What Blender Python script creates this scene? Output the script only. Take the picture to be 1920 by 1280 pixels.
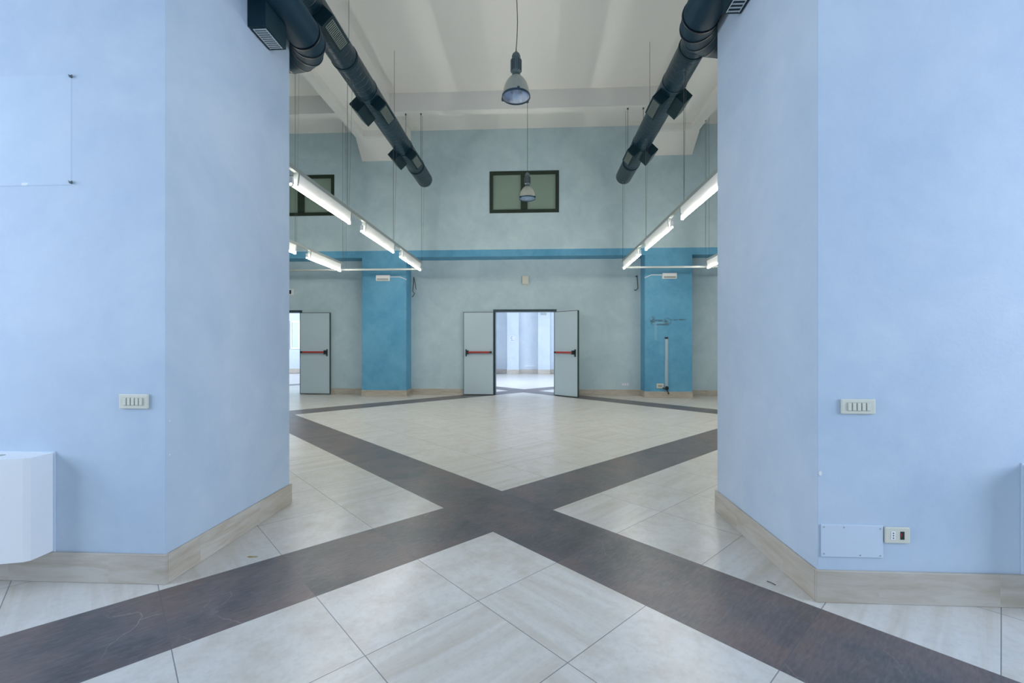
import bpy, bmesh, math, random
from mathutils import Vector, Matrix
random.seed(7)
for o in list(bpy.data.objects): bpy.data.objects.remove(o)
SC = bpy.context.scene
COL = SC.collection
PI = math.pi

# ------------------------------------------------------------------ camera, world, exposure
F, TH, HZ, H = 834.0, 0.0484, 648.0, 1.30
cd = bpy.data.cameras.new('camera'); cam = bpy.data.objects.new('camera', cd); COL.objects.link(cam)
cd.sensor_fit = 'HORIZONTAL'; cd.sensor_width = 36.0
cd.lens = 36.0 * F / 1920.0
cd.shift_y = (HZ - 640.0) / 1920.0
cd.clip_start = 0.05; cd.clip_end = 200
cam.location = (0, 0, H); cam.rotation_euler = (PI/2, 0, TH)
SC.camera = cam
SC.view_settings.view_transform = 'Standard'
SC.view_settings.look = 'None'
SC.view_settings.gamma = 1.0
SC.view_settings.use_curve_mapping = False
SC.view_settings.exposure = 0.0
W = bpy.data.worlds.new('sky'); SC.world = W; W.use_nodes = True
W.node_tree.nodes['Background'].inputs[0].default_value = (0.62, 0.80, 1.0, 1)
W.node_tree.nodes['Background'].inputs[1].default_value = 1.0
TUBE = 112.0           # fluorescent tube emission
DAYC = (0.68, 0.79, 1.0)

def area(name, loc, target, sx, sy, power, color=DAYC, spread=PI):
    l = bpy.data.lights.new(name, 'AREA'); l.shape = 'RECTANGLE'; l.size = sx; l.size_y = sy
    l.energy = power; l.color = color; l.spread = spread
    o = bpy.data.objects.new(name, l); COL.objects.link(o)
    o.location = loc
    d = Vector(target) - Vector(loc)
    o.rotation_euler = d.to_track_quat('-Z', 'Y').to_euler()
    return o
# daylight standing in the window openings behind the camera and in the room beyond the fire doors, plus added overhead fill there
area('daylight_window_front', (2.6, -5.95, 2.5), (2.3, 0, 2.3), 3.4, 3.2, 70)
area('daylight_window_front', (-2.6, -5.95, 2.5), (-2.3, 0, 2.3), 3.4, 3.2, 26)
area('daylight_window_side', (6.95, 0.2, 2.6), (0, 1.2, 1.3), 3.4, 3.0, 370)
area('daylight_window_side', (-6.95, 0.2, 2.6), (0, 1.2, 1.3), 3.4, 3.0, 330)
area('daylight_fill_far', (4.95, 16.5, 2.4), (-2, 17, 1.2), 6.0, 2.4, 330)
area('daylight_fill_far', (-13.8, 16.5, 2.4), (-4, 17, 1.2), 6.0, 2.4, 470)
area('daylight_fill_far', (-2.5, 14.6, 3.9), (-2.2, 17.5, 0), 6.0, 1.6, 640)  # fill light added under the ceiling to brighten the far room; no opening here

# ------------------------------------------------------------------ materials
def s2l(c):
    return tuple(((v/255)/12.92 if v/255 <= .04045 else ((v/255+.055)/1.055)**2.4) for v in c) + (1,)
class NT:
    def __init__(s, name):
        s.m = bpy.data.materials.new(name); s.m.use_nodes = True
        s.t = s.m.node_tree; s.n = s.t.nodes; s.l = s.t.links
        s.b = s.n['Principled BSDF']
    def new(s, typ, **kw):
        n = s.n.new(typ)
        for k, v in kw.items(): setattr(n, k, v)
        return n
    def put(s, sock, v):
        if hasattr(v, 'is_output') or isinstance(v, bpy.types.NodeSocket): s.l.new(v, sock)
        else: sock.default_value = v
    def math(s, op, a, b=None, c=None, clamp=False):
        n = s.new('ShaderNodeMath', operation=op); n.use_clamp = clamp
        s.put(n.inputs[0], a)
        if b is not None: s.put(n.inputs[1], b)
        if c is not None: s.put(n.inputs[2], c)
        return n.outputs[0]
    def mix(s, f, a, b, mode='MIX'):
        n = s.new('ShaderNodeMix', data_type='RGBA', blend_type=mode)
        s.put(n.inputs[0], f); s.put(n.inputs[6], a); s.put(n.inputs[7], b)
        return n.outputs[2]
    def noise(s, vec, scale, detail=4, rough=.5, dist=0):
        n = s.new('ShaderNodeTexNoise'); s.put(n.inputs['Vector'], vec)
        n.inputs['Scale'].default_value = scale; n.inputs['Detail'].default_value = detail
        n.inputs['Roughness'].default_value = rough; n.inputs['Distortion'].default_value = dist
        return n.outputs['Fac']
    def ramp(s, f, stops):
        n = s.new('ShaderNodeValToRGB'); s.put(n.inputs[0], f)
        e = n.color_ramp.elements
        while len(e) < len(stops): e.new(.5)
        for k, (p, c) in enumerate(stops): e[k].position = p; e[k].color = c
        return n.outputs[0]
    def range(s, v, a, b, c=0., d=1.):
        n = s.new('ShaderNodeMapRange'); s.put(n.inputs[0], v)
        for k, q in enumerate((a, b, c, d)): n.inputs[k+1].default_value = q
        return n.outputs[0]
    def geo(s):
        return s.new('ShaderNodeNewGeometry').outputs['Position']
    def sep(s, v):
        n = s.new('ShaderNodeSeparateXYZ'); s.put(n.inputs[0], v); return n.outputs
    def comb(s, x, y, z):
        n = s.new('ShaderNodeCombineXYZ')
        for k, q in enumerate((x, y, z)): s.put(n.inputs[k], q)
        return n.outputs[0]
    def color(s, v, rough=.5, metal=0, spec=.5):
        s.put(s.b.inputs['Base Color'], v); s.put(s.b.inputs['Roughness'], rough)
        s.b.inputs['Metallic'].default_value = metal; s.b.inputs['Specular IOR Level'].default_value = spec
    def bump(s, h, strength=.2, dist=.01):
        n = s.new('ShaderNodeBump'); s.put(n.inputs['Height'], h)
        n.inputs['Strength'].default_value = strength; n.inputs['Distance'].default_value = dist
        s.l.new(n.outputs[0], s.b.inputs['Normal'])

def plain(name, rgb, rough=.5, metal=0, spec=.5, var=.04, scale=6):
    t = NT(name); c = s2l(rgb)
    f = t.noise(t.geo(), scale, 3)
    d = tuple(max(0, v*(1-var*2)) for v in c[:3]) + (1,)
    t.color(t.mix(f, d, c), rough, metal, spec)
    return t.m
def emit(name, rgb, strength):
    t = NT(name); t.color(s2l(rgb), .4)
    t.b.inputs['Emission Color'].default_value = s2l(rgb); t.b.inputs['Emission Strength'].default_value = strength
    return t.m
def in_rect(t, X, Z, x0, x1, z0, z1, soft=.004):
    a = t.range(X, x0-soft, x0+soft); b = t.range(X, x1+soft, x1-soft)
    c = t.range(Z, z0-soft, z0+soft); d = t.range(Z, z1+soft, z1-soft)
    return t.math('MULTIPLY', t.math('MULTIPLY', a, b), t.math('MULTIPLY', c, d))

def paint(name, light, dark, extra=None, rough=.62, scale=1.3):
    """mottled decorative wall paint"""
    t = NT(name); P = t.geo()
    n1 = t.noise(P, scale, 6, .62, .6)
    n2 = t.noise(P, scale*5, 5, .6, .3)
    f = t.math('ADD', t.math('MULTIPLY', n1, .72), t.math('MULTIPLY', n2, .28))
    c = t.ramp(f, [(.36, s2l(dark)), (.62, s2l(light))])
    if extra: c = extra(t, P, c)
    t.color(c, rough, spec=.35)
    t.bump(t.noise(P, 22, 6, .6), .12, .01)
    return t.m
def ghost(t, P, c):
    """paler rectangle and plaster scars left where a panel once hung, front wall left"""
    X, Y, Z = t.sep(P)
    on = t.math('LESS_THAN', Y, 2.36)
    r = in_rect(t, X, Z, -6, -2.555, 2.19, 2.80, .006)
    c = t.mix(t.math('MULTIPLY', t.math('MULTIPLY', r, on), .11), c, s2l((205, 226, 233)))
    edge = t.math('MAXIMUM', in_rect(t, X, Z, -6, -2.555, 2.186, 2.192, .002), in_rect(t, X, Z, -2.556, -2.550, 2.19, 2.80, .003))
    c = t.mix(t.math('MULTIPLY', t.math('MULTIPLY', edge, on), .28), c, s2l((90, 120, 140)))
    chip = t.math('GREATER_THAN', t.noise(P, 17, 3), .56)
    line = in_rect(t, X, Z, -6, -2.56, 2.192, 2.206, .002)
    c = t.mix(t.math('MULTIPLY', t.math('MULTIPLY', t.math('MULTIPLY', line, chip), on), .7), c, s2l((225, 228, 228)))
    return c
def smudge(t, P, c):
    """grey scuffs where something was torn off the right column"""
    X, Y, Z = t.sep(P)
    def blob(x, z, rx, rz):
        a = t.math('POWER', t.math('DIVIDE', t.math('SUBTRACT', X, x), rx), 2)
        b = t.math('POWER', t.math('DIVIDE', t.math('SUBTRACT', Z, z), rz), 2)
        return t.range(t.math('ADD', a, b), 1.0, .2)
    n = t.range(t.noise(P, 9, 5, .7), .36, .52)
    d = blob(2.98, 1.93, .09, .13)
    for q in ((3.34, 1.90, .12, .12), (3.15, 1.93, .22, .035), (3.55, 1.95, .32, .025), (3.20, 1.83, .2, .03)):
        d = t.math('MAXIMUM', d, blob(*q))
    d = t.math('MULTIPLY', d, n)
    c = t.mix(t.math('MULTIPLY', d, .78), c, s2l((64, 80, 82)))
    p = t.math('MAXIMUM', in_rect(t, X, Z, 3.03, 3.08, 1.45, 1.9, .02), in_rect(t, X, Z, 2.98, 3.36, 1.86, 1.885, .01))
    return t.mix(t.math('MULTIPLY', p, .2), c, s2l((190, 210, 215)))

M = {}
M['blue'] = paint('pale_blue_mottled_paint', (190, 209, 215), (174, 196, 204))
M['blue_front'] = paint('pale_blue_front_wall_paint', (187, 200, 213), (171, 188, 205), ghost, scale=.9)
M['deep'] = paint('deep_blue_mottled_paint', (106, 169, 200), (84, 150, 184), smudge)
M['far'] = paint('far_room_paint', (200, 208, 214), (190, 199, 208))
M['plaster'] = plain('white_ceiling_plaster', (222, 222, 219), .85, spec=.2, var=.02, scale=.8)
M['duct'] = None
M['black_green'] = plain('dark_window_metal', (30, 44, 30), .4)
M['teal_frame'] = plain('dark_teal_steel', (38, 62, 70), .4)
M['leaf'] = plain('grey_white_door_enamel', (188, 206, 214), .45, var=.02, scale=1.5)
M['edge'] = plain('dark_door_edge', (62, 78, 78), .45)
M['red'] = plain('red_push_bar', (178, 52, 48), .35)
M['black'] = plain('black_plastic', (22, 28, 28), .45)
M['cream'] = plain('cream_plastic', (206, 205, 190), .4, var=.01)
M['creamdark'] = plain('switch_rocker_edges', (172, 173, 166), .5)
M['white'] = plain('white_enamel', (228, 230, 231), .4, var=.01)
M['greymetal'] = plain('grey_painted_metal', (156, 163, 160), .4)
M['reflector'] = plain('white_reflector_enamel', (238, 238, 235), .35, var=.0)
M['housing'] = plain('grey_cast_housing', (98, 112, 116), .42, metal=.3)
M['bell'] = plain('pale_grey_bell', (172, 176, 166), .35)
M['rim'] = plain('dark_blue_rim', (32, 62, 84), .35)
M['wire'] = plain('thin_dark_wire', (95, 100, 98), .5)
M['cord'] = plain('dark_cord', (52, 56, 58), .6)
M['tube'] = emit('lit_fluorescent_tube', (255, 252, 243), TUBE)
M['plasterchip'] = plain('bare_plaster_chip', (225, 225, 222), .9)
M['alu_near'] = plain('white_grille_slats', (196, 206, 208), .4)
M['alu'] = plain('grey_grille', (128, 138, 132), .4, metal=.2)
M['cover'] = plain('painted_blue_cover_plate', (194, 206, 219), .5, var=.01)
M['trunk'] = plain('pale_blue_trunking', (138, 180, 198), .5)
M['paper'] = plain('pale_paper', (214, 216, 226), .7)
M['purple'] = plain('violet_print', (128, 120, 178), .7)
def duct_mat():
    t = NT('dark_teal_spiral_duct'); P = t.geo()
    X, Y, Z = t.sep(P)
    w = t.math('FRACT', t.math('MULTIPLY', Y, 9.0))
    seam = t.range(t.math('ABSOLUTE', t.math('SUBTRACT', w, .5)), .40, .5)
    c = t.mix(t.noise(P, 3, 4), s2l((6, 38, 54)), s2l((10, 46, 62)))
    t.color(t.mix(t.math('MULTIPLY', seam, .18), c, s2l((44, 62, 62))), .38, spec=.5)
    t.bump(seam, .5, .01)
    return t.m
M['duct'] = duct_mat()
M['duct_near'] = plain('dark_teal_smooth_duct', (8, 50, 66), .6, spec=.22)
M['box'] = plain('dark_teal_outlet_box', (8, 44, 54), .55, spec=.3)
M['seam'] = plain('dark_duct_seam', (14, 34, 46), .5)
def glass_mat():
    t = NT('clear_lamp_glass')
    t.b.inputs['Base Color'].default_value = (.8, .9, 1, 1); t.b.inputs['Roughness'].default_value = .05
    tr = t.new('ShaderNodeBsdfTransparent'); gl = t.new('ShaderNodeBsdfGlossy'); gl.inputs['Roughness'].default_value = .05
    mx = t.new('ShaderNodeMixShader'); mx.inputs[0].default_value = .22
    t.l.new(tr.outputs[0], mx.inputs[1]); t.l.new(gl.outputs[0], mx.inputs[2])
    t.l.new(mx.outputs[0], t.n['Material Output'].inputs['Surface'])
    return t.m
M['glass'] = glass_mat()
t = NT('faceted_mirror_reflector'); t.color(s2l((190, 212, 236)), .22, 1.0)
M['mirror'] = t.m
def pane_mat():
    t = NT('frosted_green_pane'); P = t.geo()
    t.color(t.mix(t.noise(P, 1.4, 5), s2l((122, 142, 128)), s2l((138, 156, 144))), .35, spec=.4)
    return t.m
M['pane'] = pane_mat()
M['pane_far'] = plain('pale_green_far_pane', (190, 214, 196), .4)

def floor_mat():
    t = NT('marble_look_floor_tiles'); P = t.geo()
    X, Y, Z = t.sep(P)
    N0, N1, s, w = -0.283, 3.101, 0.5975, 0.615
    Pd = 10*s + w
    q = math.sqrt(.5)
    dx = t.math('SUBTRACT', X, N0); dy = t.math('SUBTRACT', Y, N1)
    a = t.math('MULTIPLY', t.math('ADD', dx, dy), q)
    b = t.math('MULTIPLY', t.math('SUBTRACT', dy, dx), q)
    def cells(v):
        k = t.math('FLOOR', t.math('DIVIDE', v, Pd))
        m = t.math('SUBTRACT', v, t.math('MULTIPLY', k, Pd))
        band = t.math('LESS_THAN', m, w)
        u = t.math('DIVIDE', t.math('SUBTRACT', m, w), s)
        fl = t.math('MAXIMUM', t.math('FLOOR', u), -1)
        inb = t.math('DIVIDE', m, w)
        fr = t.mix(band, t.comb(t.math('FRACT', u), 0, 0), t.comb(inb, 0, 0))
        fr = t.sep(fr)[0]
        cid = t.math('ADD', t.math('MULTIPLY', k, 11), fl)
        ed = t.math('MULTIPLY', t.math('MINIMUM', fr, t.math('SUBTRACT', 1, fr)), s)
        return band, cid, fr, ed
    ba, ia, fa, ea = cells(a); bb, ib, fb, eb = cells(b)
    dark = t.math('MAXIMUM', ba, bb)
    g = t.math('MINIMUM', ea, eb)
    cam_d = t.new('ShaderNodeCameraData').outputs['View Distance'] if False else None
    grout = t.range(g, .0026, .0014)
    wn = t.new('ShaderNodeTexWhiteNoise', noise_dimensions='3D'); t.l.new(t.comb(ia, ib, 3.3), wn.inputs['Vector'])
    rnd = wn.outputs['Value']; rc = t.sep(wn.outputs['Color'])
    # veins run along one tile direction, turned on some tiles, shifted on each
    flip = t.math('GREATER_THAN', rc[0], .72)
    ox = t.math('MULTIPLY', rc[1], 37.); oy = t.math('MULTIPLY', rc[2], 53.)
    v1 = t.comb(t.math('ADD', t.math('MULTIPLY', a, .55), ox), t.math('ADD', t.math('MULTIPLY', b, 6.5), oy), rnd)
    v2 = t.comb(t.math('ADD', t.math('MULTIPLY', b, .55), ox), t.math('ADD', t.math('MULTIPLY', a, 6.5), oy), rnd)
    vv = t.mix(flip, v1, v2)
    vein = t.noise(vv, 1.5, 9, .62, .4)
    cloud = t.noise(t.comb(t.math('ADD', a, ox), t.math('ADD', b, oy), 0), 4.5, 10, .7, 0)
    kind = t.math('GREATER_THAN', rc[1], .55)
    lf = t.mix(kind, t.comb(vein, 0, 0), t.comb(cloud, 0, 0)); lf = t.sep(lf)[0]
    light = t.ramp(lf, [(.28, s2l((188, 178, 163))), (.44, s2l((200, 195, 186))), (.58, s2l((209, 206, 200))), (.78, s2l((201, 197, 190)))])
    light = t.mix(t.math('MULTIPLY', rnd, .16), light, s2l((186, 180, 170)))
    # dark marble look: brown grey with pale cracks
    dc = t.noise(t.comb(t.math('ADD', a, ox), t.math('ADD', b, oy), 0), 2.2, 7, .62, .3)
    dk = t.ramp(dc, [(.32, s2l((66, 66, 69))), (.48, s2l((90, 86, 88))), (.60, s2l((104, 92, 90))), (.75, s2l((86, 86, 89)))])
    hue = t.noise(t.comb(t.math('ADD', a, oy), t.math('ADD', b, ox), 1.7), 3.2, 6, .6, .3)
    dk = t.mix(t.range(hue, .42, .66, 0, .45), dk, s2l((112, 92, 86)))
    dk = t.mix(t.range(hue, .46, .30, 0, .45), dk, s2l((66, 74, 70)))
    grain = t.noise(t.comb(t.math('MULTIPLY', a, 3.), t.math('MULTIPLY', b, 14.), rnd), 5., 9, .72)
    dk = t.mix(t.range(grain, .50, .68, 0, .32), dk, s2l((132, 126, 124)))
    dk = t.mix(t.range(grain, .48, .34, 0, .35), dk, s2l((52, 52, 54)))
    fine = t.noise(t.comb(t.math('ADD', a, oy), t.math('ADD', b, ox), rnd), 26., 8, .7)
    light = t.mix(t.range(fine, .52, .36, 0, .30), light, s2l((176, 172, 166)))
    vo = t.new('ShaderNodeTexVoronoi', feature='DISTANCE_TO_EDGE'); vo.inputs['Scale'].default_value = 2.1
    warp = t.new('ShaderNodeVectorMath', operation='ADD')
    wn2 = t.new('ShaderNodeTexNoise'); wn2.inputs['Scale'].default_value = 3.; wn2.inputs['Detail'].default_value = 5
    base = t.comb(t.math('ADD', a, ox), t.math('ADD', b, oy), 0)
    sc = t.new('ShaderNodeVectorMath', operation='SCALE'); sc.inputs['Scale'].default_value = .35
    t.l.new(base, wn2.inputs['Vector']); t.l.new(wn2.outputs['Color'], sc.inputs[0]); t.l.new(sc.outputs[0], warp.inputs[0]); t.l.new(base, warp.inputs[1])
    t.l.new(warp.outputs[0], vo.inputs['Vector'])
    crack = t.math('MULTIPLY', t.range(vo.outputs['Distance'], .012, 0.), t.range(t.noise(base, 1.7, 4), .50, .66))
    dk = t.mix(t.math('MULTIPLY', crack, .5), dk, s2l((168, 152, 146)))
    c = t.mix(dark, light, dk)
    gcol = t.mix(dark, s2l((112, 112, 112)), s2l((88, 84, 84)))
    c = t.mix(t.math('MULTIPLY', grout, .9), c, gcol)
    t.color(c, t.math('ADD', .275, t.math('MULTIPLY', dark, .08)), spec=.48)
    t.bump(t.math('SUBTRACT', 1, grout), .15, .003)
    return t.m
M['floor'] = floor_mat()
def skirt_mat():
    t = NT('stone_skirting'); P = t.geo(); X, Y, Z = t.sep(P)
    u = t.math('ADD', X, Y)
    k = t.math('FLOOR', t.math('DIVIDE', u, .58))
    wn = t.new('ShaderNodeTexWhiteNoise', noise_dimensions='1D'); t.l.new(k, wn.inputs['W'])
    n = t.noise(t.comb(t.math('MULTIPLY', u, 1.1), t.math('MULTIPLY', wn.outputs['Value'], 30), t.math('MULTIPLY', Z, 7)), 2.5, 7, .6, .5)
    c = t.ramp(n, [(.35, s2l((170, 158, 142))), (.6, s2l((190, 184, 174)))])
    c = t.mix(t.math('MULTIPLY', wn.outputs['Value'], .3), c, s2l((172, 160, 140)))
    t.color(c, .45)
    return t.m
M['skirt'] = skirt_mat()

# ------------------------------------------------------------------ mesh helpers
class MB:
    def __init__(s): s.bm = bmesh.new()
    def box(s, x0, x1, y0, y1, z0, z1, mtx=None):
        v = [s.bm.verts.new(p) for p in ((x0,y0,z0),(x1,y0,z0),(x1,y1,z0),(x0,y1,z0),(x0,y0,z1),(x1,y0,z1),(x1,y1,z1),(x0,y1,z1))]
        for f in ((0,3,2,1),(4,5,6,7),(0,1,5,4),(1,2,6,5),(2,3,7,6),(3,0,4,7)): s.bm.faces.new([v[i] for i in f])
        if mtx: bmesh.ops.transform(s.bm, matrix=mtx, verts=v)
        return s
    def prism(s, poly, a0, a1, axis='y', mtx=None):
        """poly: (u,v) points; axis y: (x,z) extruded in y; z: (x,y) in z; x: (y,z) in x"""
        def P(u, v, a): return {'y': (u, a, v), 'z': (u, v, a), 'x': (a, u, v)}[axis]
        A = [s.bm.verts.new(P(u, v, a0)) for u, v in poly]; B = [s.bm.verts.new(P(u, v, a1)) for u, v in poly]
        n = len(poly)
        s.bm.faces.new(A); s.bm.faces.new(B[::-1])
        for i in range(n): s.bm.faces.new((A[i], B[i], B[(i+1) % n], A[(i+1) % n]))
        if mtx: bmesh.ops.transform(s.bm, matrix=mtx, verts=A+B)
        return s
    def tube(s, pts, r, seg=12, caps=True):
        pts = [Vector(p) for p in pts]; rings = []
        up = None
        for i, p in enumerate(pts):
            if i == 0: d = pts[1]-p
            elif i == len(pts)-1: d = p-pts[i-1]
            else: d = (pts[i+1]-p).normalized() + (p-pts[i-1]).normalized()
            d.normalize()
            if up is None:
                up = Vector((0,0,1)) if abs(d.z) < .9 else Vector((1,0,0))
            side = d.cross(up).normalized(); u2 = side.cross(d).normalized(); up = u2
            rr = r[i] if isinstance(r, (list, tuple)) else r
            rings.append([s.bm.verts.new(p + (side*math.cos(2*PI*k/seg) + u2*math.sin(2*PI*k/seg))*rr) for k in range(seg)])
        for A, B in zip(rings, rings[1:]):
            for k in range(seg): s.bm.faces.new((A[k], A[(k+1) % seg], B[(k+1) % seg], B[k]))
        if caps: s.bm.faces.new(rings[0][::-1]); s.bm.faces.new(rings[-1])
        return s
    def lathe(s, prof, seg=32, c=(0,0,0), closed=False):
        rings = []
        for r, z in prof:
            rings.append([s.bm.verts.new((c[0]+r*math.cos(2*PI*k/seg), c[1]+r*math.sin(2*PI*k/seg), c[2]+z)) for k in range(seg)])
        pairs = list(zip(rings, rings[1:])) + ([(rings[-1], rings[0])] if closed else [])
        for A, B in pairs:
            for k in range(seg): s.bm.faces.new((A[k], A[(k+1) % seg], B[(k+1) % seg], B[k]))
        if not closed:
            s.bm.faces.new(rings[0][::-1]); s.bm.faces.new(rings[-1])
        return s
    def build(s, name, mat, parent=None, bevel=0, smooth=False, loc=None):
        bmesh.ops.recalc_face_normals(s.bm, faces=s.bm.faces)
        me = bpy.data.meshes.new(name); s.bm.to_mesh(me); s.bm.free()
        me.materials.append(M[mat] if isinstance(mat, str) else mat)
        if smooth:
            for p in me.polygons: p.use_smooth = True
        o = bpy.data.objects.new(name, me); COL.objects.link(o)
        if parent: o.parent = parent
        if loc: o.location = loc
        if bevel:
            m = o.modifiers.new('bevel', 'BEVEL'); m.width = bevel; m.segments = 2; m.limit_method = 'ANGLE'
        return o
def smooth_by_angle(o, ang=35):
    me = o.data
    for p in me.polygons: p.use_smooth = True
    bm = bmesh.new(); bm.from_mesh(me)
    for e in bm.edges:
        if len(e.link_faces) == 2 and e.calc_face_angle() > math.radians(ang): e.smooth = False
    bm.to_mesh(me); bm.free()
    return o
def thing(name, label, cat, loc, group=None, rz=0):
    o = bpy.data.objects.new(name, None); COL.objects.link(o); o.empty_display_size = .1
    o.location = loc; o.rotation_euler = (0, 0, rz); o['label'] = label; o['category'] = cat
    if group: o['group'] = group
    return o
def tag(o, label, cat, group=None):
    o['label'] = label; o['category'] = cat
    if group: o['group'] = group
    return o
def struct(o, label=None, cat=None):
    o['kind'] = 'structure'
    if label: o['label'] = label; o['category'] = cat
    return o
def dup(root, loc, label, group=None):
    r = root.copy(); COL.objects.link(r); r.location = loc; r['label'] = label
    if group: r['group'] = group
    for ch in list(root.children):
        c = ch.copy(); COL.objects.link(c); c.parent = r
        for g in ch.children:
            d = g.copy(); COL.objects.link(d); d.parent = c
    return r

# ------------------------------------------------------------------ setting
FY0, FY1 = 2.34, 3.575        # thick wall the camera looks through
XL, XR = -2.01, 1.445         # opening edges
WY, CY = 11.75, 11.30         # hall end wall and column fronts
ZC, ZB, ZX = 6.82, 6.42, 6.42
SX0, SX1 = -9.0, 8.4          # hall sides
struct(MB().box(-15, 9, -6.2, 22, -.1, 0).build('floor', 'floor'), 'pale diagonal stone-look floor tiles crossed by dark brown-grey bands', 'floor')

# ceiling slabs (front room + hall), far room lower ceiling
struct(MB().box(-9.4, 8.8, -6.3, 12.1, ZC, ZC+.2).build('ceiling', 'plaster'), 'white plaster ceiling with beams high over the hall', 'ceiling')
# cross beam near the end wall, two column-line beams with a recessed panel, haunches on the columns
struct(MB().box(SX0, -4.365, 9.60, 9.80, ZX, ZC).box(-3.15, 2.70, 9.60, 9.80, ZX, ZC).box(3.93, SX1, 9.60, 9.80, ZX, ZC).build('trim_1', 'plaster'), 'white cross beam below the ceiling before the end wall', 'beam')
BY = 10.80
def line_beam(x0, x1, a, c, name, lab):
    b = MB()
    b.box(x0, x0+a, 2.3, BY, ZB, ZC); b.box(x1-c, x1, 2.3, BY, ZB, ZC)
    b.box(x0+a, x1-c, BY-.12, BY, ZB, ZC)
    b.box(x0+a, x1-c, 3.6, BY-.12, ZB+.14, ZC)
    struct(b.build(name, 'plaster'), lab, 'beam')
line_beam(-4.365, -3.15, .20, .13, 'trim_2', 'white ceiling beam with recessed panel above the left column')
line_beam(2.70, 3.93, .13, .22, 'trim_3', 'white ceiling beam with recessed panel above the right column')
def haunch(name, xo0, xo1, xb, xi0, xi1, lab):
    """bracket curving forward and outward from the wall up to the beam soffit; xb = beam edge above it"""
    bm = bmesh.new(); rows_ = []
    n = 8
    for k in range(n+1):
        u = k/n; z = 6.06 + (ZB-6.06)*u; y = CY-.025 - (CY-.025-BY)*u**1.15
        xo = xo0 + (xo1-xo0)*u**1.8; xi = xi0 + (xi1-xi0)*u
        rows_.append([bm.verts.new(p) for p in ((xo, y, z), (xi, y, z), (xi, CY, z), (xo, CY, z))])
    rows_.append([bm.verts.new(p) for p in ((xb, BY, ZB+.02), (xi1, BY, ZB+.02), (xi1, CY, ZB+.02), (xb, CY, ZB+.02))])
    rows_.append([bm.verts.new(p) for p in ((xb, BY, ZC-.002), (xi1, BY, ZC-.002), (xi1, CY, ZC-.002), (xb, CY, ZC-.002))])
    for A, B in zip(rows_, rows_[1:]):
        for k in range(4): bm.faces.new((A[k], A[(k+1) % 4], B[(k+1) % 4], B[k]))
    bm.faces.new(rows_[0][::-1]); bm.faces.new(rows_[-1])
    m = MB(); m.bm.free(); m.bm = bm
    struct(m.build(name, 'plaster'), lab, 'haunch')
haunch('trim_4', -4.42, -4.385, -4.365, -3.28, -3.15, 'white curved haunch at the head of the left column')
haunch('trim_5', 3.95, 3.95, 3.93, 2.80, 2.70, 'white curved haunch at the head of the right column')

# hall end wall with two door openings and three high windows (holes left out of the boxes)
D1 = (-1.02, .56, 2.21); D2 = (-7.88, -6.30, 2.21)
WIN = [(-1.119, .642), (-6.93, -5.16), (4.70, 6.47)]
WZ0, WZ1 = 4.675, 5.735
wb = MB()
TH_ = .28
def wallbox(x0, x1, z0, z1): wb.box(x0, x1, WY, WY+TH_, z0, z1)
wallbox(SX0-.3, D2[0], 0, 2.21); wallbox(D2[1], D1[0], 0, 2.21); wallbox(D1[1], SX1+.3, 0, 2.21)
wallbox(SX0-.3, SX1+.3, 2.21, 3.575)
def upbox(x0, x1, z0, z1): wb.box(x0, x1, CY, WY+TH_, z0, z1)
upbox(SX0-.3, SX1+.3, 3.75, WZ0)
xs = [SX0-.3, WIN[1][0], WIN[1][1], WIN[0][0], WIN[0][1], WIN[2][0], WIN[2][1], SX1+.3]
for i in range(0, 8, 2): upbox(xs[i], xs[i+1], WZ0, WZ1)
upbox(SX0-.3, SX1+.3, WZ1, ZC)
struct(wb.build('wall_back', 'blue'), 'pale blue mottled end wall of the hall', 'wall')
# upper pilasters over the columns (pale) and deep blue columns + band
struct(MB().box(SX0, SX1, CY, WY, 3.575, 3.75).build('trim_6', 'deep'), 'deep blue band across the end wall above the doors', 'band')
struct(MB().box(-4.43, -3.27, CY, WY, 0, 3.575).build('wall_column_left', 'deep'), 'deep blue column left of the central fire doors', 'column')
struct(MB().box(2.79, 3.955, CY, WY, 0, 3.575).build('wall_column_right', 'deep'), 'deep blue column right of the doors with grey scuffs', 'column')
# side walls of the hall
struct(MB().box(SX0-.3, SX0, FY1, WY, 0, ZC).build('wall_left', 'blue'), 'pale blue side wall left of the hall', 'wall')
struct(MB().box(SX1, SX1+.3, FY1, WY, 0, ZC).build('wall_right', 'blue'), 'pale blue side wall right of the hall', 'wall')
# thick front walls either side of the opening
struct(MB().box(SX0-.3, XL, FY0, FY1, 0, ZC).build('wall_front_left', 'blue_front', bevel=.004), 'pale blue thick wall left of the wide opening', 'wall')
struct(MB().box(XR, SX1+.3, FY0, FY1, 0, ZC).build('wall_front_right', 'blue_front', bevel=.004), 'pale blue thick wall right of the wide opening', 'wall')
# room behind the camera, with window openings
def holed(name, x0, x1, y, th, z1, holes, mat, axis='x'):
    b = MB()
    def bx(u0, u1, a, c):
        if axis == 'x': b.box(u0, u1, y, y+th, a, c)
        else: b.box(y, y+th, u0, u1, a, c)
    cur = x0
    for (h0, h1, a, c) in holes:
        bx(cur, h0, 0, z1); bx(h0, h1, 0, a); bx(h0, h1, c, z1); cur = h1
    bx(cur, x1, 0, z1)
    return struct(b.build(name, mat))
holed('wall_rear', -7.2, 7.2, -6.2, .2, ZC, [(-4.4, -.8, .8, 4.2), (.8, 4.4, .8, 4.2)], 'blue')
holed('wall_rear_left', -6.0, FY0, -7.2, .2, ZC, [(-1.6, 2.0, 1.0, 4.2)], 'blue', 'y')
holed('wall_rear_right', -6.0, FY0, 7.0, .2, ZC, [(-1.6, 2.0, 1.0, 4.2)], 'blue', 'y')
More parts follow.
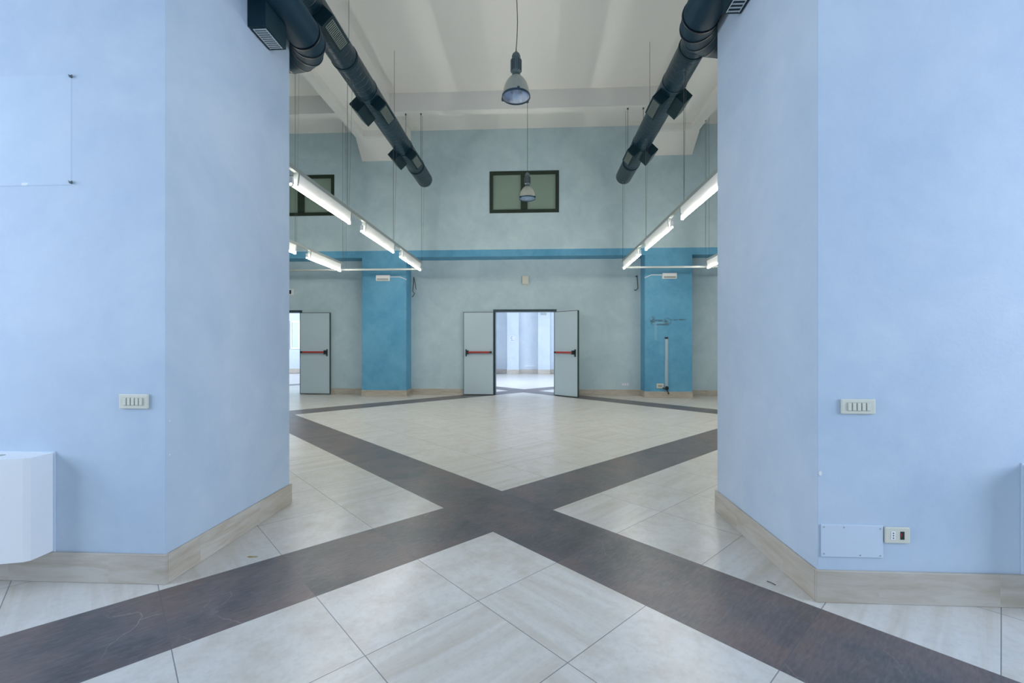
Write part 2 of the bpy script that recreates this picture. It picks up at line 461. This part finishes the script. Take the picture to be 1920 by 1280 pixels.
# far room
FRY = 20.9
b = MB(); b.box(-14, 5, FRY, FRY+.2, 0, 4.0)
struct(b.build('wall_far', 'far'), 'bright pale wall of the room beyond the doors', 'wall')
for nm, x0, x1 in (('wall_far_pilaster_left', -1.225, -.68), ('wall_far_pilaster_right', .21, .75)):
    struct(MB().box(x0, x1, FRY-.35, FRY, 0, 4.0).build(nm, 'far'), 'white pilaster seen through the central doorway', 'pilaster')
struct(MB().box(-2.0, -1.9, 19.4, FRY, 0, 4).build('wall_far_fin', 'far'))
holed('wall_far_left', WY+TH_, FRY, -14.2, .2, 4.0, [(13.4, 19.6, 1.0, 3.7)], 'far', 'y')
holed('wall_far_right', WY+TH_, FRY, 5.0, .2, 4.0, [(13.4, 19.6, 1.0, 3.7)], 'far', 'y')
struct(MB().box(-14.2, 5.2, WY+TH_, FRY+.2, 4.0, 4.2).build('ceiling_far_room', 'plaster'))
# baseboards
def skirt(name, rects, z=.155):
    b = MB()
    for (x0, x1, y0, y1) in rects: b.box(x0, x1, y0, y1, 0, z)
    return struct(b.build(name, 'skirt', bevel=.003))
skirt('baseboard_front_left', [(-7.0, XL+.014, FY0-.016, FY0), (XL, XL+.014, FY0, FY1+.016)], .162)
skirt('baseboard_front_right', [(XR-.014, 7.0, FY0-.016, FY0), (XR-.014, XR, FY0, FY1+.016)], .162)
e = .014
skirt('baseboard_back', [(SX0, D2[0]-.05, WY-e, WY), (D2[1]+.05, -4.43-e, WY-e, WY), (-3.27+e, D1[0]-.05, WY-e, WY), (D1[1]+.05, 2.79-e, WY-e, WY), (3.955+e, SX1, WY-e, WY)])
skirt('baseboard_column_left', [(-4.43-e, -3.27+e, CY-e, CY), (-4.43-e, -4.43, CY, WY), (-3.27, -3.27+e, CY, WY)])
skirt('baseboard_column_right', [(2.79-e, 3.955+e, CY-e, CY), (2.79-e, 2.79, CY, WY), (3.955, 3.955+e, CY, WY)])
skirt('baseboard_far', [(-14, -1.225-e, FRY-e, FRY), (-1.225-e, -.68+e, FRY-.35-e, FRY-.35), (-.68+e, .21-e, FRY-e, FRY), (.21-e, .75+e, FRY-.35-e, FRY-.35), (.75+e, 5, FRY-e, FRY)], .2)

# high windows
def window(n, x0, x1, lab):
    w = bpy.data.objects.new('window_%d' % n, None); COL.objects.link(w); w.location = ((x0+x1)/2, CY, WZ0)
    w['kind'] = 'structure'; w['label'] = lab; w['category'] = 'window'
    hw = (x1-x0)/2; hh = WZ1-WZ0; f = .085
    b = MB(); y0, y1 = -.015, .06
    b.box(-hw, hw, y0, y1, 0, f); b.box(-hw, hw, y0, y1, hh-f, hh)
    b.box(-hw, -hw+f, y0, y1, f, hh-f); b.box(hw-f, hw, y0, y1, f, hh-f)
    b.box(-.085, .085, y0, y1, f, hh-f)
    b.build('window_frame', 'black_green', w, bevel=.004)
    for s in (-1, 1):
        c = s*(hw-f+.085)/2; q = (hw-f-.085)/2
        MB().box(c-q, c+q, .025, .04, f, hh-f).build('pane', 'pane', w)
window(1, *WIN[0], 'dark framed two-pane window high above the central fire doors')
window(2, *WIN[1], 'dark framed two-pane window high on the left of the end wall')
window(3, *WIN[2], 'dark framed window high on the right, mostly behind the thick wall')
# far-room windows seen through the left doorway
for n, (x0, x1) in ((4, (-11.62, -11.27)), (5, (-12.25, -11.80))):
    w = bpy.data.objects.new('window_%d' % n, None); COL.objects.link(w); w.location = ((x0+x1)/2, FRY, 1.15)
    w['kind'] = 'structure'; w['label'] = 'pale framed window of the bright room behind the left doorway'; w['category'] = 'window'
    hw = (x1-x0)/2+.06
    b = MB()
    b.box(-hw, -hw+.06, -.04, 0, 0, 1.35); b.box(hw-.06, hw, -.04, 0, 0, 1.35)
    b.box(-hw+.06, hw-.06, -.04, 0, 0, .06); b.box(-hw+.06, hw-.06, -.04, 0, 1.29, 1.35)
    b.build('window_frame', 'white', w)
    MB().box(-hw+.06, hw-.06, -.02, -.008, .06, 1.29).build('pane', 'pane_far', w)

# ------------------------------------------------------------------ fire doors
def leaf(parent, hx, hy, ang, wd, sgn, hgt=2.19):
    """leaf hinged at (hx,hy) relative to parent; local +x runs from hinge to free edge"""
    o = MB().box(.012, wd-.012, -.028, .028, .022, hgt-.012).build('door_leaf', 'leaf', parent)
    o.location = (hx, hy, 0); o.rotation_euler = (0, 0, ang)
    b = MB()
    b.box(0, .012, -.03, .03, .01, hgt); b.box(wd-.012, wd, -.03, .03, .01, hgt)
    b.box(.012, wd-.012, -.03, .03, hgt-.014, hgt); b.box(.012, wd-.012, -.03, .03, .01, .024)
    b.build('edge_strip', 'edge', o)
    y = sgn*.085
    MB().tube([(.10, y, 1.13), (wd-.14, y, 1.13)], .024, 16).build('push_bar', 'red', o, smooth=False)
    MB().box(.045, .10, min(0, sgn*.11), max(0, sgn*.11), 1.105, 1.155).build('bar_bracket', 'black', o, bevel=.006)
    MB().box(wd-.14, wd-.07, min(0, sgn*.11), max(0, sgn*.11), 1.08, 1.18).box(wd-.085, wd-.06, min(0, sgn*.06), max(0, sgn*.06), 1.02, 1.21).build('latch_case', 'black', o, bevel=.006)
    return o
def doorway(n, D, lab, leaves):
    d = bpy.data.objects.new('door_%d' % n, None); COL.objects.link(d); d.location = (D[0], WY, 0)
    d['kind'] = 'structure'; d['label'] = lab; d['category'] = 'door'
    wd = D[1]-D[0]; z = D[2]
    b = MB(); f = .055
    b.box(-.045, .012, -.02, TH_, 0, z+.05); b.box(wd-.012, wd+.045, -.02, TH_, 0, z+.05); b.box(.012, wd-.012, -.02, TH_, z-.01, z+.05)
    b.build('door_frame', 'teal_frame', d, bevel=.004)
    for L in leaves: leaf(d, *L)
doorway(1, D1, 'open double fire doors with red push bars in the centre of the end wall',
        [(-.03, -.06, math.radians(179.0), .80, 1), (D1[1]-D1[0]+.0, -.06, math.radians(-41), .745, -1)])
doorway(2, D2, 'open fire door with red push bar at the left end of the hall, partly hidden',
        [(D2[1]-D2[0]+.03, -.06, math.radians(-1), .83, -1), (-.03, -.06, math.radians(179.0), .80, 1)])

# ------------------------------------------------------------------ suspended fluorescent lines
TZ = 3.045
def lamp_proto(loc, label, group):
    t = thing('fluorescent_batten', label, 'lamp', loc, group)
    L = 1.55; e0 = -L/2; e1 = L/2
    MB().tube([(0, e0, 0), (0, e1, 0)], .014, 12).build('tube', 'tube', t, smooth=False)
    b = MB()
    b.prism([(-.009, .022), (.009, .022), (.027, .142), (.024, .160), (-.024, .160), (-.027, .142)], e0+.13, e1-.03, 'y')
    b.build('reflector', 'reflector', t)
    for y in (e0, e1-.025):
        MB().box(-.018, .018, y, y+.025, -.018, .09).build('lamp_holder', 'white', t)
    for y in (e0+.10, e1-.03):
        MB().prism([(-.013, .018), (.013, .018), (.031, .142), (.028, .163), (-.028, .163), (-.031, .142)], y, y+.03, 'y').build('end_cap', 'greymetal', t)
    return t
RY = [5.46, 7.435, 9.40]
rows = [(-4.50, 'outer left'), (-2.62, 'inner left'), (2.04, 'inner right'), (3.90, 'outer right')]
first = None
names = ['nearest', 'middle', 'farthest']
for x, nm in rows:
    for k, y in enumerate(RY):
        lab = '%s lit fluorescent tube with white reflector in the %s hanging row' % (names[k], nm)
        if first is None: first = lamp_proto((x, y, TZ), lab, 'lit fluorescent battens in four hanging rows')
        else: dup(first, (x, y, TZ), lab)
for x, nm in rows:
    t = thing('lighting_track', 'white track carrying the %s row of fluorescent tubes' % nm, 'lighting track', (x, 4.0, TZ+.165), 'lighting tracks')
    MB().box(-.022, .022, 0, 6.27, 0, .045).build('rail', 'greymetal', t)
    for y in (6.15, 8.2, 10.3):
        inbeam = (-4.165 < x < -3.28) or (2.83 < x < 3.71)
        top = (ZC if not inbeam else ZB+.14) - (TZ+.165)
        if 3.70 < x < 3.94: top = ZB - (TZ+.165)
        if nm.startswith('inner'): top = 5.25-.19 - (TZ+.165)      # hung from the duct right above
        if 9.60 < y < 9.80: top = ZX - (TZ+.165)
        MB().tube([(0, y-4, .045), (0, y-4, top)], .0032, 6).lathe([(.0, .0), (.012, .0), (.012, .02), (.0, .02)][1:3], 8, (0, y-4, top-.02)).build('suspension_wire', 'wire', t)
        for dx in (.05,):
            MB().tube([(dx*.2, y-4+.03, .045), (dx, y-4+.05, top)], .0018, 6).build('supply_wire', 'wire', t)
t = thing('cross_track', 'white horizontal track crossing in front of the left column', 'lighting track', (0, 10.30, 3.07))
MB().box(-8.3, -2.60, -.025, .025, 0, .04).build('rail', 'greymetal', t)
for x in (-6.6, -4.42):
    MB().tube([(x, 0, .04), (x, 0, ZC-3.07 if not (-4.165 < x < -3.28 or 2.83 < x < 3.71) else ZB+.14-3.07)], .0025, 6).build('suspension_wire', 'wire', t)
t = thing('cross_track', 'white horizontal track crossing in front of the right column', 'lighting track', (0, 10.30, 3.07))
MB().box(2.02, 7.6, -.025, .025, 0, .04).build('rail', 'greymetal', t)
for x in (3.98, 6.1):
    MB().tube([(x, 0, .04), (x, 0, ZC-3.07 if not (-4.165 < x < -3.28 or 2.83 < x < 3.71) else ZB+.14-3.07)], .0025, 6).build('suspension_wire', 'wire', t)

# ------------------------------------------------------------------ pendants
def pendant(loc, label, top, sway, rz):
    t = thing('pendant_lamp', label, 'pendant lamp', loc, 'bell pendant lamps over the hall axis', rz)
    R = .168
    # bell (outer + inner shell)
    prof = [(R, 0), (R*.985, .05), (R*.93, .10), (R*.82, .155), (R*.66, .20), (R*.48, .235), (R*.36, .25)]
    inner = [(r-.006, z) for r, z in prof][::-1]
    smooth_by_angle(MB().lathe(prof+inner, 40, closed=True).build('bell_reflector', 'bell', t), 60)
    b = MB(); prof2 = [(R-.008, .004), (R*.95, .05), (R*.90-.004, .10), (R*.78, .15), (R*.60, .195), (R*.34, .235)]
    sg = 24; rings = []
    for r, z in prof2:
        rings.append([b.bm.verts.new((r*(1 if k % 2 else .955)*math.cos(2*PI*k/sg), r*(1 if k % 2 else .955)*math.sin(2*PI*k/sg), z)) for k in range(sg)])
    for A, B in zip(rings, rings[1:]):
        for k in range(sg): b.bm.faces.new((A[k], A[(k+1) % sg], B[(k+1) % sg], B[k]))
    b.bm.faces.new(rings[-1])
    b.build('facet_mirror', 'mirror', t)
    MB().lathe([(R-.001, -.012), (R+.010, -.012), (R+.010, .012), (R-.001, .012)], 40, closed=True).build('rim_ring', 'rim', t)
    MB().lathe([(R-.002, -.004), (R-.002, .0)], 40).build('glass_cover', 'glass', t)
    for a in (.4, 2.5, 4.6):
        MB().box(R+.004, R+.026, -.014, .014, -.016, .022, Matrix.Rotation(a, 4, 'Z')).build('rim_clip', 'rim', t)
    smooth_by_angle(MB().lathe([(.020, .10), (.034, .12), (.034, .17), (.02, .215)], 20).build('bulb', 'white', t))
    # ribbed ballast housing
    MB().lathe([(R*.36, .244), (.058, .262), (.046, .285), (.05, .30)], 32).build('neck', 'housing', t)
    b = MB(); b.lathe([(.05, .295), (.06, .315), (.06, .455), (.05, .475)], 32)
    for k in range(16):
        b.box(.055, .070, -.0045, .0045, .315, .455, Matrix.Rotation(2*PI*k/16, 4, 'Z'))
    b.build('ballast_housing', 'housing', t)
    MB().lathe([(.052, .475), (.055, .50), (.045, .53), (.020, .555), (.008, .575)], 28).build('housing_cap', 'bell' if top > 2.7 else 'housing', t)
    b = MB()
    b.tube([(0, 0, .575), (0, 0, .60)], .006, 8)
    b.build('hook', 'black', t)
    n = 16; pts = []
    for k in range(n+1):
        u = k/n; pts.append((sway*math.sin(u*7.5)*(1-u)+0*u, 0, .60+(top-.60)*u))
    MB().tube(pts, .005, 8).lathe([(.02, 0), (.014, .03)], 12, (0, 0, top-.03)).build('cord', 'cord', t)
    return t
pendant((-.218, 5.57, 4.42), 'nearer grey bell pendant lamp hanging on a wavy dark cord', ZC-4.42, .022, .3)
pendant((-.132, 9.6, 4.475), 'farther small bell pendant lamp hanging before the central high window', ZC-4.475, .002, 1.2)

# ------------------------------------------------------------------ ventilation ducts
def outlet_box(parent, y, s):
    """box leaving the duct downwards and to the side s at 45 degrees; local duct axis at origin"""
    mt = Matrix.Translation((0, y, 0)) @ Matrix.Rotation(-s*PI/4, 4, 'Y')
    # local frame: -z is outward
    o = MB().box(-.095, .095, -.235, .235, -.33, -.12, mt).build('outlet_box', 'box', parent, bevel=.003)
    b = MB()
    b.box(-.062, -.056, -.20, .20, -.336, -.329, mt); b.box(.056, .062, -.20, .20, -.336, -.329, mt)
    for k in range(16):
        yy = -.195+.026*k
        b.box(-.056, .056, yy-.006, yy+.006, -.336, -.329, mt)
    b.build('grille', 'alu', o)
def duct(x, z, label, ring_side):
    t = thing('air_duct', label, 'air duct', (x, 2.6, z), 'long spiral air ducts')
    o = MB().tube([(0, 0, 0), (0, 7.93, 0), (0, 7.95, 0)], [.18, .18, .172], 40).build('duct_pipe', 'duct', t); smooth_by_angle(o)
    for y in (1.1, 4.15, 6.15):
        MB().tube([(0, y, 0), (0, y+.03, 0)], .186, 40).build('joint_band', 'duct', t)
    for yb in (5.24, 7.10, 8.95):
        for s in (-1, 1): outlet_box(t, yb-2.6, s)
    for y in (6.15, 8.2, 10.3):
        MB().tube([(0, y-2.6, .17), (0, y-2.6, ZC-z)], .0035, 6).build('hanging_wire', 'wire', t)
    for y, dx in ((9.7, -.22 if ring_side > 0 else -.08), (9.7, .12 if ring_side > 0 else .25)):
        yy = y-2.6; top = ZX-z
        MB().tube([(dx, yy, .06), (dx, yy, top)], .005, 8).lathe([(.018, 0), (.018, .03)], 10, (dx, yy, top-.03)).build('hanging_rod', 'wire', t)
    for yy in (7.1, 3.4):
        smooth_by_angle(MB().tube([(0, yy-.02, 0), (0, yy+.02, 0)], .188, 40).build('clamp_band', 'box', t))
    return t
duct(-2.60, 5.27, 'long dark teal spiral duct with outlet boxes, left side of hall', 1)
duct(2.11, 5.26, 'long dark teal spiral duct with outlet boxes, right side of hall', -1)
def near_duct(xc, r, z, s, label, yb, bx0, bx1, by0, by1, bz0):
    """s: side it turns to"""
    t = thing('supply_duct', label, 'air duct', (xc, 0, z), 'near ducts turning behind the thick walls')
    MB().tube([(0, -3.0, 0), (0, yb-.02, 0)], r, 40).build('duct_pipe', 'duct_near', t)
    smooth_by_angle(t.children[0])
    R = r+.13; n = 4; segs = []
    def P(a, rr=0): return (s*(R-(R)*math.cos(a)), yb+R*math.sin(a), 0)
    for k in range(n):
        a0 = PI/2*k/n; a1 = PI/2*(k+1)/n
        o = MB().tube([P(a0), P(a1)], r*(1.0+.012*k), 40).build('elbow_segment', 'duct_near', t); smooth_by_angle(o)
    for k in range(n+1):
        a = PI/2*k/n; p = Vector(P(a)); d = Vector((s*math.sin(a), math.cos(a), 0))*.008
        MB().tube([p-d, p+d], r*1.045, 40).build('elbow_seam', 'seam', t)
    e = Vector(P(PI/2))
    MB().tube([e, (s*3.6, e.y, 0)], r, 40).build('branch_pipe', 'duct_near', t)
    for y in (1.2, 2.55):
        MB().tube([(0, y, 0), (0, y+.02, 0)], r*1.02, 40).build('joint_band', 'seam', t)
    # square outlet with a downward grille between duct and wall
    o = MB().box(bx0-xc, bx1-xc, by0, by1, bz0-z, .08).build('outlet_box', 'box', t, bevel=.002)
    b = MB(); gx0 = bx0-xc+.022; gx1 = bx1-xc-.022; L = by1-by0
    b.box(gx0-.004, gx0, by0+.03, by1-.02, bz0-z-.006, bz0-z+.001); b.box(gx1, gx1+.004, by0+.03, by1-.02, bz0-z-.006, bz0-z+.001)
    m = 10
    for k in range(m):
        yy = by0+.035+(L-.065)*k/(m-1)
        b.box(gx0, gx1, yy-.004, yy+.004, bz0-z-.006, bz0-z+.001)
    b.build('grille', 'alu_near', o)
    for y in (2.0,):
        MB().tube([(0, y, r), (0, y, ZC-z)], .006, 8).build('hanging_rod', 'wire', t)
near_duct(-1.872, .133, 3.85, -1, 'thick dark duct with square grille outlet bending behind the left wall', 3.55, -2.005, -1.875, 3.03, 3.29, 3.545)
near_duct(1.30, .138, 3.87, 1, 'thick dark duct with square grille outlet bending behind the right wall', 3.53, 1.315, 1.440, 2.80, 3.17, 3.61)

# ------------------------------------------------------------------ small fittings on the end wall
def emergency(x0, x1, z0, z1, label, s):
    xm = (x0+x1)/2; zm = (z0+z1)/2
    t = thing('emergency_light', label, 'emergency light', (xm, CY, zm), 'emergency lights on the blue columns')
    hw = (x1-x0)/2; hh = (z1-z0)/2
    MB().box(-hw, hw, -.05, 0, -hh, hh).build('housing', 'white', t, bevel=.006)
    MB().box(-hw+.03, hw-.03, -.066, -.05, -hh+.015, -.01).build('diffuser', 'greymetal', t, bevel=.004)
    # conduit to the inner corner of the column
    cx = -3.27-xm if s > 0 else 2.79-xm
    k = cx - s*.16
    MB().tube([(s*hw, -.012, .03), (k, -.012, .03), (cx, -.012, -.035), (cx+s*.008, -.010, -.045)], .011, 8).build('conduit', 'white', t)
    return t
emergency(-4.05, -3.69, 2.965, 3.115, 'white emergency light with thin conduit on the left deep blue column', 1)
emergency(3.21, 3.565, 2.97, 3.115, 'white emergency light with thin conduit on the right deep blue column', -1)
t = thing('sounder_box', 'small beige box on the wall above the central fire doors', 'wall box', (-.215, WY, 2.92))
MB().box(-.085, .085, -.06, 0, .0, .215).build('housing', 'cream', t, bevel=.008)
MB().box(-.02, .02, -.03, 0, -.05, 0).build('cable_gland', 'cream', t)
MB().box(-.10, -.086, -.02, 0, .03, .22).build('back_plate', 'greymetal', t)
t = thing('wall_indicator', 'white framed dark panel on the wall above the left fire door', 'wall panel', (-6.75, WY, 2.67))
MB().box(-.26, .26, -.03, 0, 0, .165).build('frame', 'white', t, bevel=.005)
MB().box(-.215, .205, -.036, -.03, .03, .135).build('dark_face', 'black', t)
tag(MB().tube([(-3.175, WY-.10, 3.12), (-3.19, WY-.03, 3.13), (-3.20, WY-.02, 2.95), (-3.22, WY-.02, 2.75), (-3.17, WY-.02, 2.70), (-3.215, WY-.02, 2.62), (-3.24, WY-.02, 2.60)], .009, 8).tube([(-3.19, WY-.03, 3.13), (-3.15, WY-.02, 2.95), (-3.13, WY-.02, 2.80)], .007, 8).build('loose_cable', 'cord'),
    'loose dark cable hanging beside the left deep blue column', 'cable')
tag(MB().tube([(2.69, WY-.04, 3.12), (2.70, WY-.02, 3.0), (2.715, WY-.02, 2.80), (2.66, WY-.02, 2.74), (2.62, WY-.02, 2.755)], .010, 8).tube([(2.69, WY-.04, 3.12), (2.66, WY-.03, 3.09)], .014, 8).build('loose_cable', 'cord'),
    'loose dark cable hanging beside the right deep blue column', 'cable')
# trunking + socket + plugs on the right column
t = thing('cable_trunking', 'vertical pale cable trunking on the right deep blue column', 'cable trunking', (3.315, CY, .24))
MB().box(-.033, .033, -.026, 0, 0, 1.24).build('cover', 'trunk', t)
MB().box(-.003, .003, -.029, -.026, 0, 1.24).box(-.034, -.028, -.028, -.026, 0, 1.24).box(.028, .034, -.028, -.026, 0, 1.24).build('lid_joint', 'white', t)
MB().box(-.038, .036, -.04, 0, 1.235, 1.275).build('top_stub', 'black', t, bevel=.008)
t = thing('wall_socket', 'white wall socket low on the right deep blue column', 'socket', (3.16, CY, .235))
MB().box(-.085, .085, -.022, 0, 0, .12).build('plate', 'cream', t, bevel=.006)
MB().box(-.05, .05, -.026, -.022, .035, .085).build('socket_face', 'greymetal', t)
t = thing('black_plug', 'black plug and cable hanging at the foot of the pale trunking', 'plug', (3.31, CY-.075, .20))
MB().lathe([(.02, 0), (.042, .02), (.042, .07), (.02, .095)], 14).build('plug_body', 'black', t)
MB().tube([(-.10, .02, .055), (-.05, 0, .03), (0, 0, .03)], .012, 8).tube([(0, 0, .02), (.02, 0, -.04), (.035, 0, -.075)], .010, 8).lathe([(.016, -.1), (.016, -.06)], 10, (.04, 0, 0)).build('plug_cable', 'black', t)
t = thing('wall_socket', 'faint white double socket low on the pale wall right of doors', 'socket', (2.39, WY, .245))
MB().box(-.11, .11, -.012, 0, 0, .09).build('plate', 'cover', t, bevel=.004)
for q in (-.06, 0, .06): MB().box(q-.016, q+.016, -.016, -.012, .02, .07).build('socket_face', 'white', t)

# far-room notice + small things through the doorway
t = thing('wall_notice', 'small notice with violet print on the far white pilaster', 'notice', (-.985, FRY-.35, 1.60))
MB().box(-.13, .13, -.006, 0, -.10, .14).build('sheet', 'paper', t)
b = MB(); b.tube([(.05*math.cos(a)-.01, -.008, .06+.05*math.sin(a)) for a in [PI*.35+1.3*PI*k/10 for k in range(11)]], .012, 6)
b.build('violet_mark', 'purple', t)
MB().box(-.07, .09, -.009, -.006, -.06, -.04).build('print_line', 'purple', t)
t = thing('wall_socket', 'low white conduit strip on the wall seen through the central doorway', 'socket', (-.15, FRY, .33))
MB().box(-.25, .22, -.03, 0, 0, .035).build('strip', 'white', t)
t = thing('emergency_light', 'pale emergency light high on the right far pilaster', 'emergency light', (.46, FRY-.35, 2.72))
MB().box(-.13, .13, -.05, 0, 0, .1).build('housing', 'greymetal', t, bevel=.005)
tag(MB().box(-1.88, -1.80, 19.6, 20.6, .15, 1.05).build('radiator', 'white', bevel=.01), 'white radiator edge seen just inside the central doorway', 'radiator')

# ------------------------------------------------------------------ near wall fittings
def switch(loc, hw, hh, label):
    t = thing('switch_plate', label, 'light switch', loc, 'five-gang switch plates')
    MB().box(-hw, hw, -.012, 0, -hh, hh).build('plate', 'cream', t, bevel=.004)
    for k in range(5):
        x = -.046+.023*k
        MB().box(x-.0095, x+.0095, -.014, -.012, -.021, .021).build('rocker_surround', 'creamdark', t)
        MB().box(x-.008, x+.008, -.018, -.012, -.019, .019).build('rocker', 'cream', t, bevel=.0015)
    return t
switch((-2.186, FY0, .995), .0825, .040, 'cream five-gang switch plate on the left thick wall')
switch((1.640, FY0, .9925), .083, .0375, 'cream five-gang switch plate on the right thick wall')
t = thing('wall_socket', 'cream socket plate with empty slot low on the right thick wall', 'socket', (1.830, FY0, .346))
MB().box(-.060, .060, -.012, 0, -.040, .040).build('plate', 'cream', t, bevel=.004)
MB().box(-.033, -.013, -.014, -.012, -.020, .020).build('socket_insert', 'white', t)
b = MB()
for q in (-.012, 0, .012): b.box(-.0255, -.0205, -.0155, -.0138, q-.0025, q+.0025)
b.build('socket_hole', 'black', t)
MB().box(.012, .031, -.0135, -.012, -.020, .020).build('empty_slot', 'black', t)
MB().box(.014, .017, -.0150, -.0135, -.004, .012).build('red_wire_end', 'red', t)
t = thing('blank_cover', 'blue painted blank cover plate beside the low right socket', 'cover plate', (1.612, FY0, .31))
MB().box(-.152, .152, -.006, 0, -.082, .082).build('plate', 'cover', t, bevel=.002)
for (x, z) in ((-.138, .070), (-.04, .070), (.138, .066), (-.138, -.066), (.04, -.07), (.138, -.070)):
    MB().tube([(x, -.008, z), (x, -.005, z)], .0035, 8).build('screw', 'greymetal', t)
# wall chips
def chip(x, y, z, r, label, name='plaster_chip', mat='plasterchip', n=9, sz=1.3):
    b = MB(); pts = []
    for k in range(n):
        a = 2*PI*k/n; rr = r*random.uniform(.7, 1.1); pts.append((rr*math.cos(a)*.8, rr*math.sin(a)*sz))
    b.prism(pts, -.0015, .0005, 'y')
    o = b.build(name, mat); o.location = (x, y, z); return tag(o, label, 'plaster chip')
chip(XR+.014, FY0-.0005, .65, .012, 'white plaster chip on the right wall corner edge')
chip(XL+.022, FY0-.0005, .89, .0035, 'upper tiny plaster chip on the left wall corner edge')
chip(XL+.022, FY0-.0005, .705, .0035, 'lower tiny plaster chip on the left wall corner edge')
for z, lab in ((2.785, 'upper dark screw anchor at the corner of the paler rectangle'), (2.20, 'lower dark screw anchor at the corner of the paler rectangle')):
    t = thing('screw_anchor', lab, 'screw anchor', (-2.552, FY0, z), 'screw anchors left in the wall')
    MB().tube([(0, -.012, 0), (0, .0, 0)], .006, 10).build('anchor', 'housing', t)
    MB().tube([(-.012, -.006, .010), (0, -.012, 0), (.010, -.006, .008)], .003, 6).build('bent_clip', 'housing', t)

# fan coil units
def fan_coil(loc, label, mirror=1):
    t = thing('fan_coil_unit', label, 'convector heater', loc, 'white convector units on the front wall')
    m = mirror
    Lw = .62
    half = [(0, 0), (0, -.115), (-.018, -.135), (-.15, -.172), (-.30, -.200), (-.46, -.216), (-Lw, -.220)]
    full = half + [(-2*Lw-x, y) for x, y in half[::-1][1:]]
    pts = [(m*x, y) for x, y in full]
    b = MB()
    n = len(pts)
    levels = [(.10, 0.62), (.02, .93), (-.01, 1.0), (.545, 1.0)]
    A = []
    for z, s in ((0.03, .80), (.0, .985), (.03, 1.0), (.53, 1.0), (.543, .985)):
        A.append([b.bm.verts.new((x, y*s, z)) for x, y in pts])
    A = A[1:]
    for P0, P1 in zip(A, A[1:]):
        for k in range(n): b.bm.faces.new((P0[k], P0[(k+1) % n], P1[(k+1) % n], P1[k]))
    b.bm.faces.new(A[0][::-1]); b.bm.faces.new(A[-1])
    o = b.build('casing', 'white', t); smooth_by_angle(o, 22)
    b = MB(); b.box(min(m*.010, -m*(2*Lw+.01)), max(m*.010, -m*(2*Lw+.01)), -.006, 0, -.01, .55)
    b.build('back_plate', 'cover', t)
    b = MB()
    for k in range(20):
        x = -m*(.22+.042*k); b.box(x-.012, x+.012, -.16, -.06, .541, .5455)
    b.build('air_slots', 'creamdark', t)
    return t
fan_coil((-2.655, FY0, .165), 'white curved-front convector unit on the left wall near the floor')
fan_coil((2.44, FY0, .165), 'convector unit edge at the right border of the photo', -1)

# tiny debris on floor
o = MB().prism([(-.03, -.004), (-.005, -.009), (.028, -.002), (.034, .003), (.0, .002), (-.02, .006)], .0005, .003, 'z').build('dry_leaf', plain('dry_leaf_yellow', (172, 150, 84), .8)); o.location = (-1.73, 2.66, 0)
tag(o, 'small dry yellow leaf on the floor near the left wall', 'leaf')
o = MB().tube([(-.014, .018, .003), (0, .0, .004), (.012, -.02, .003)], .002, 6).build('splinter', 'black'); o.location = (1.30, 2.50, 0)
tag(o, 'tiny dark splinter on the floor by the right wall', 'debris')
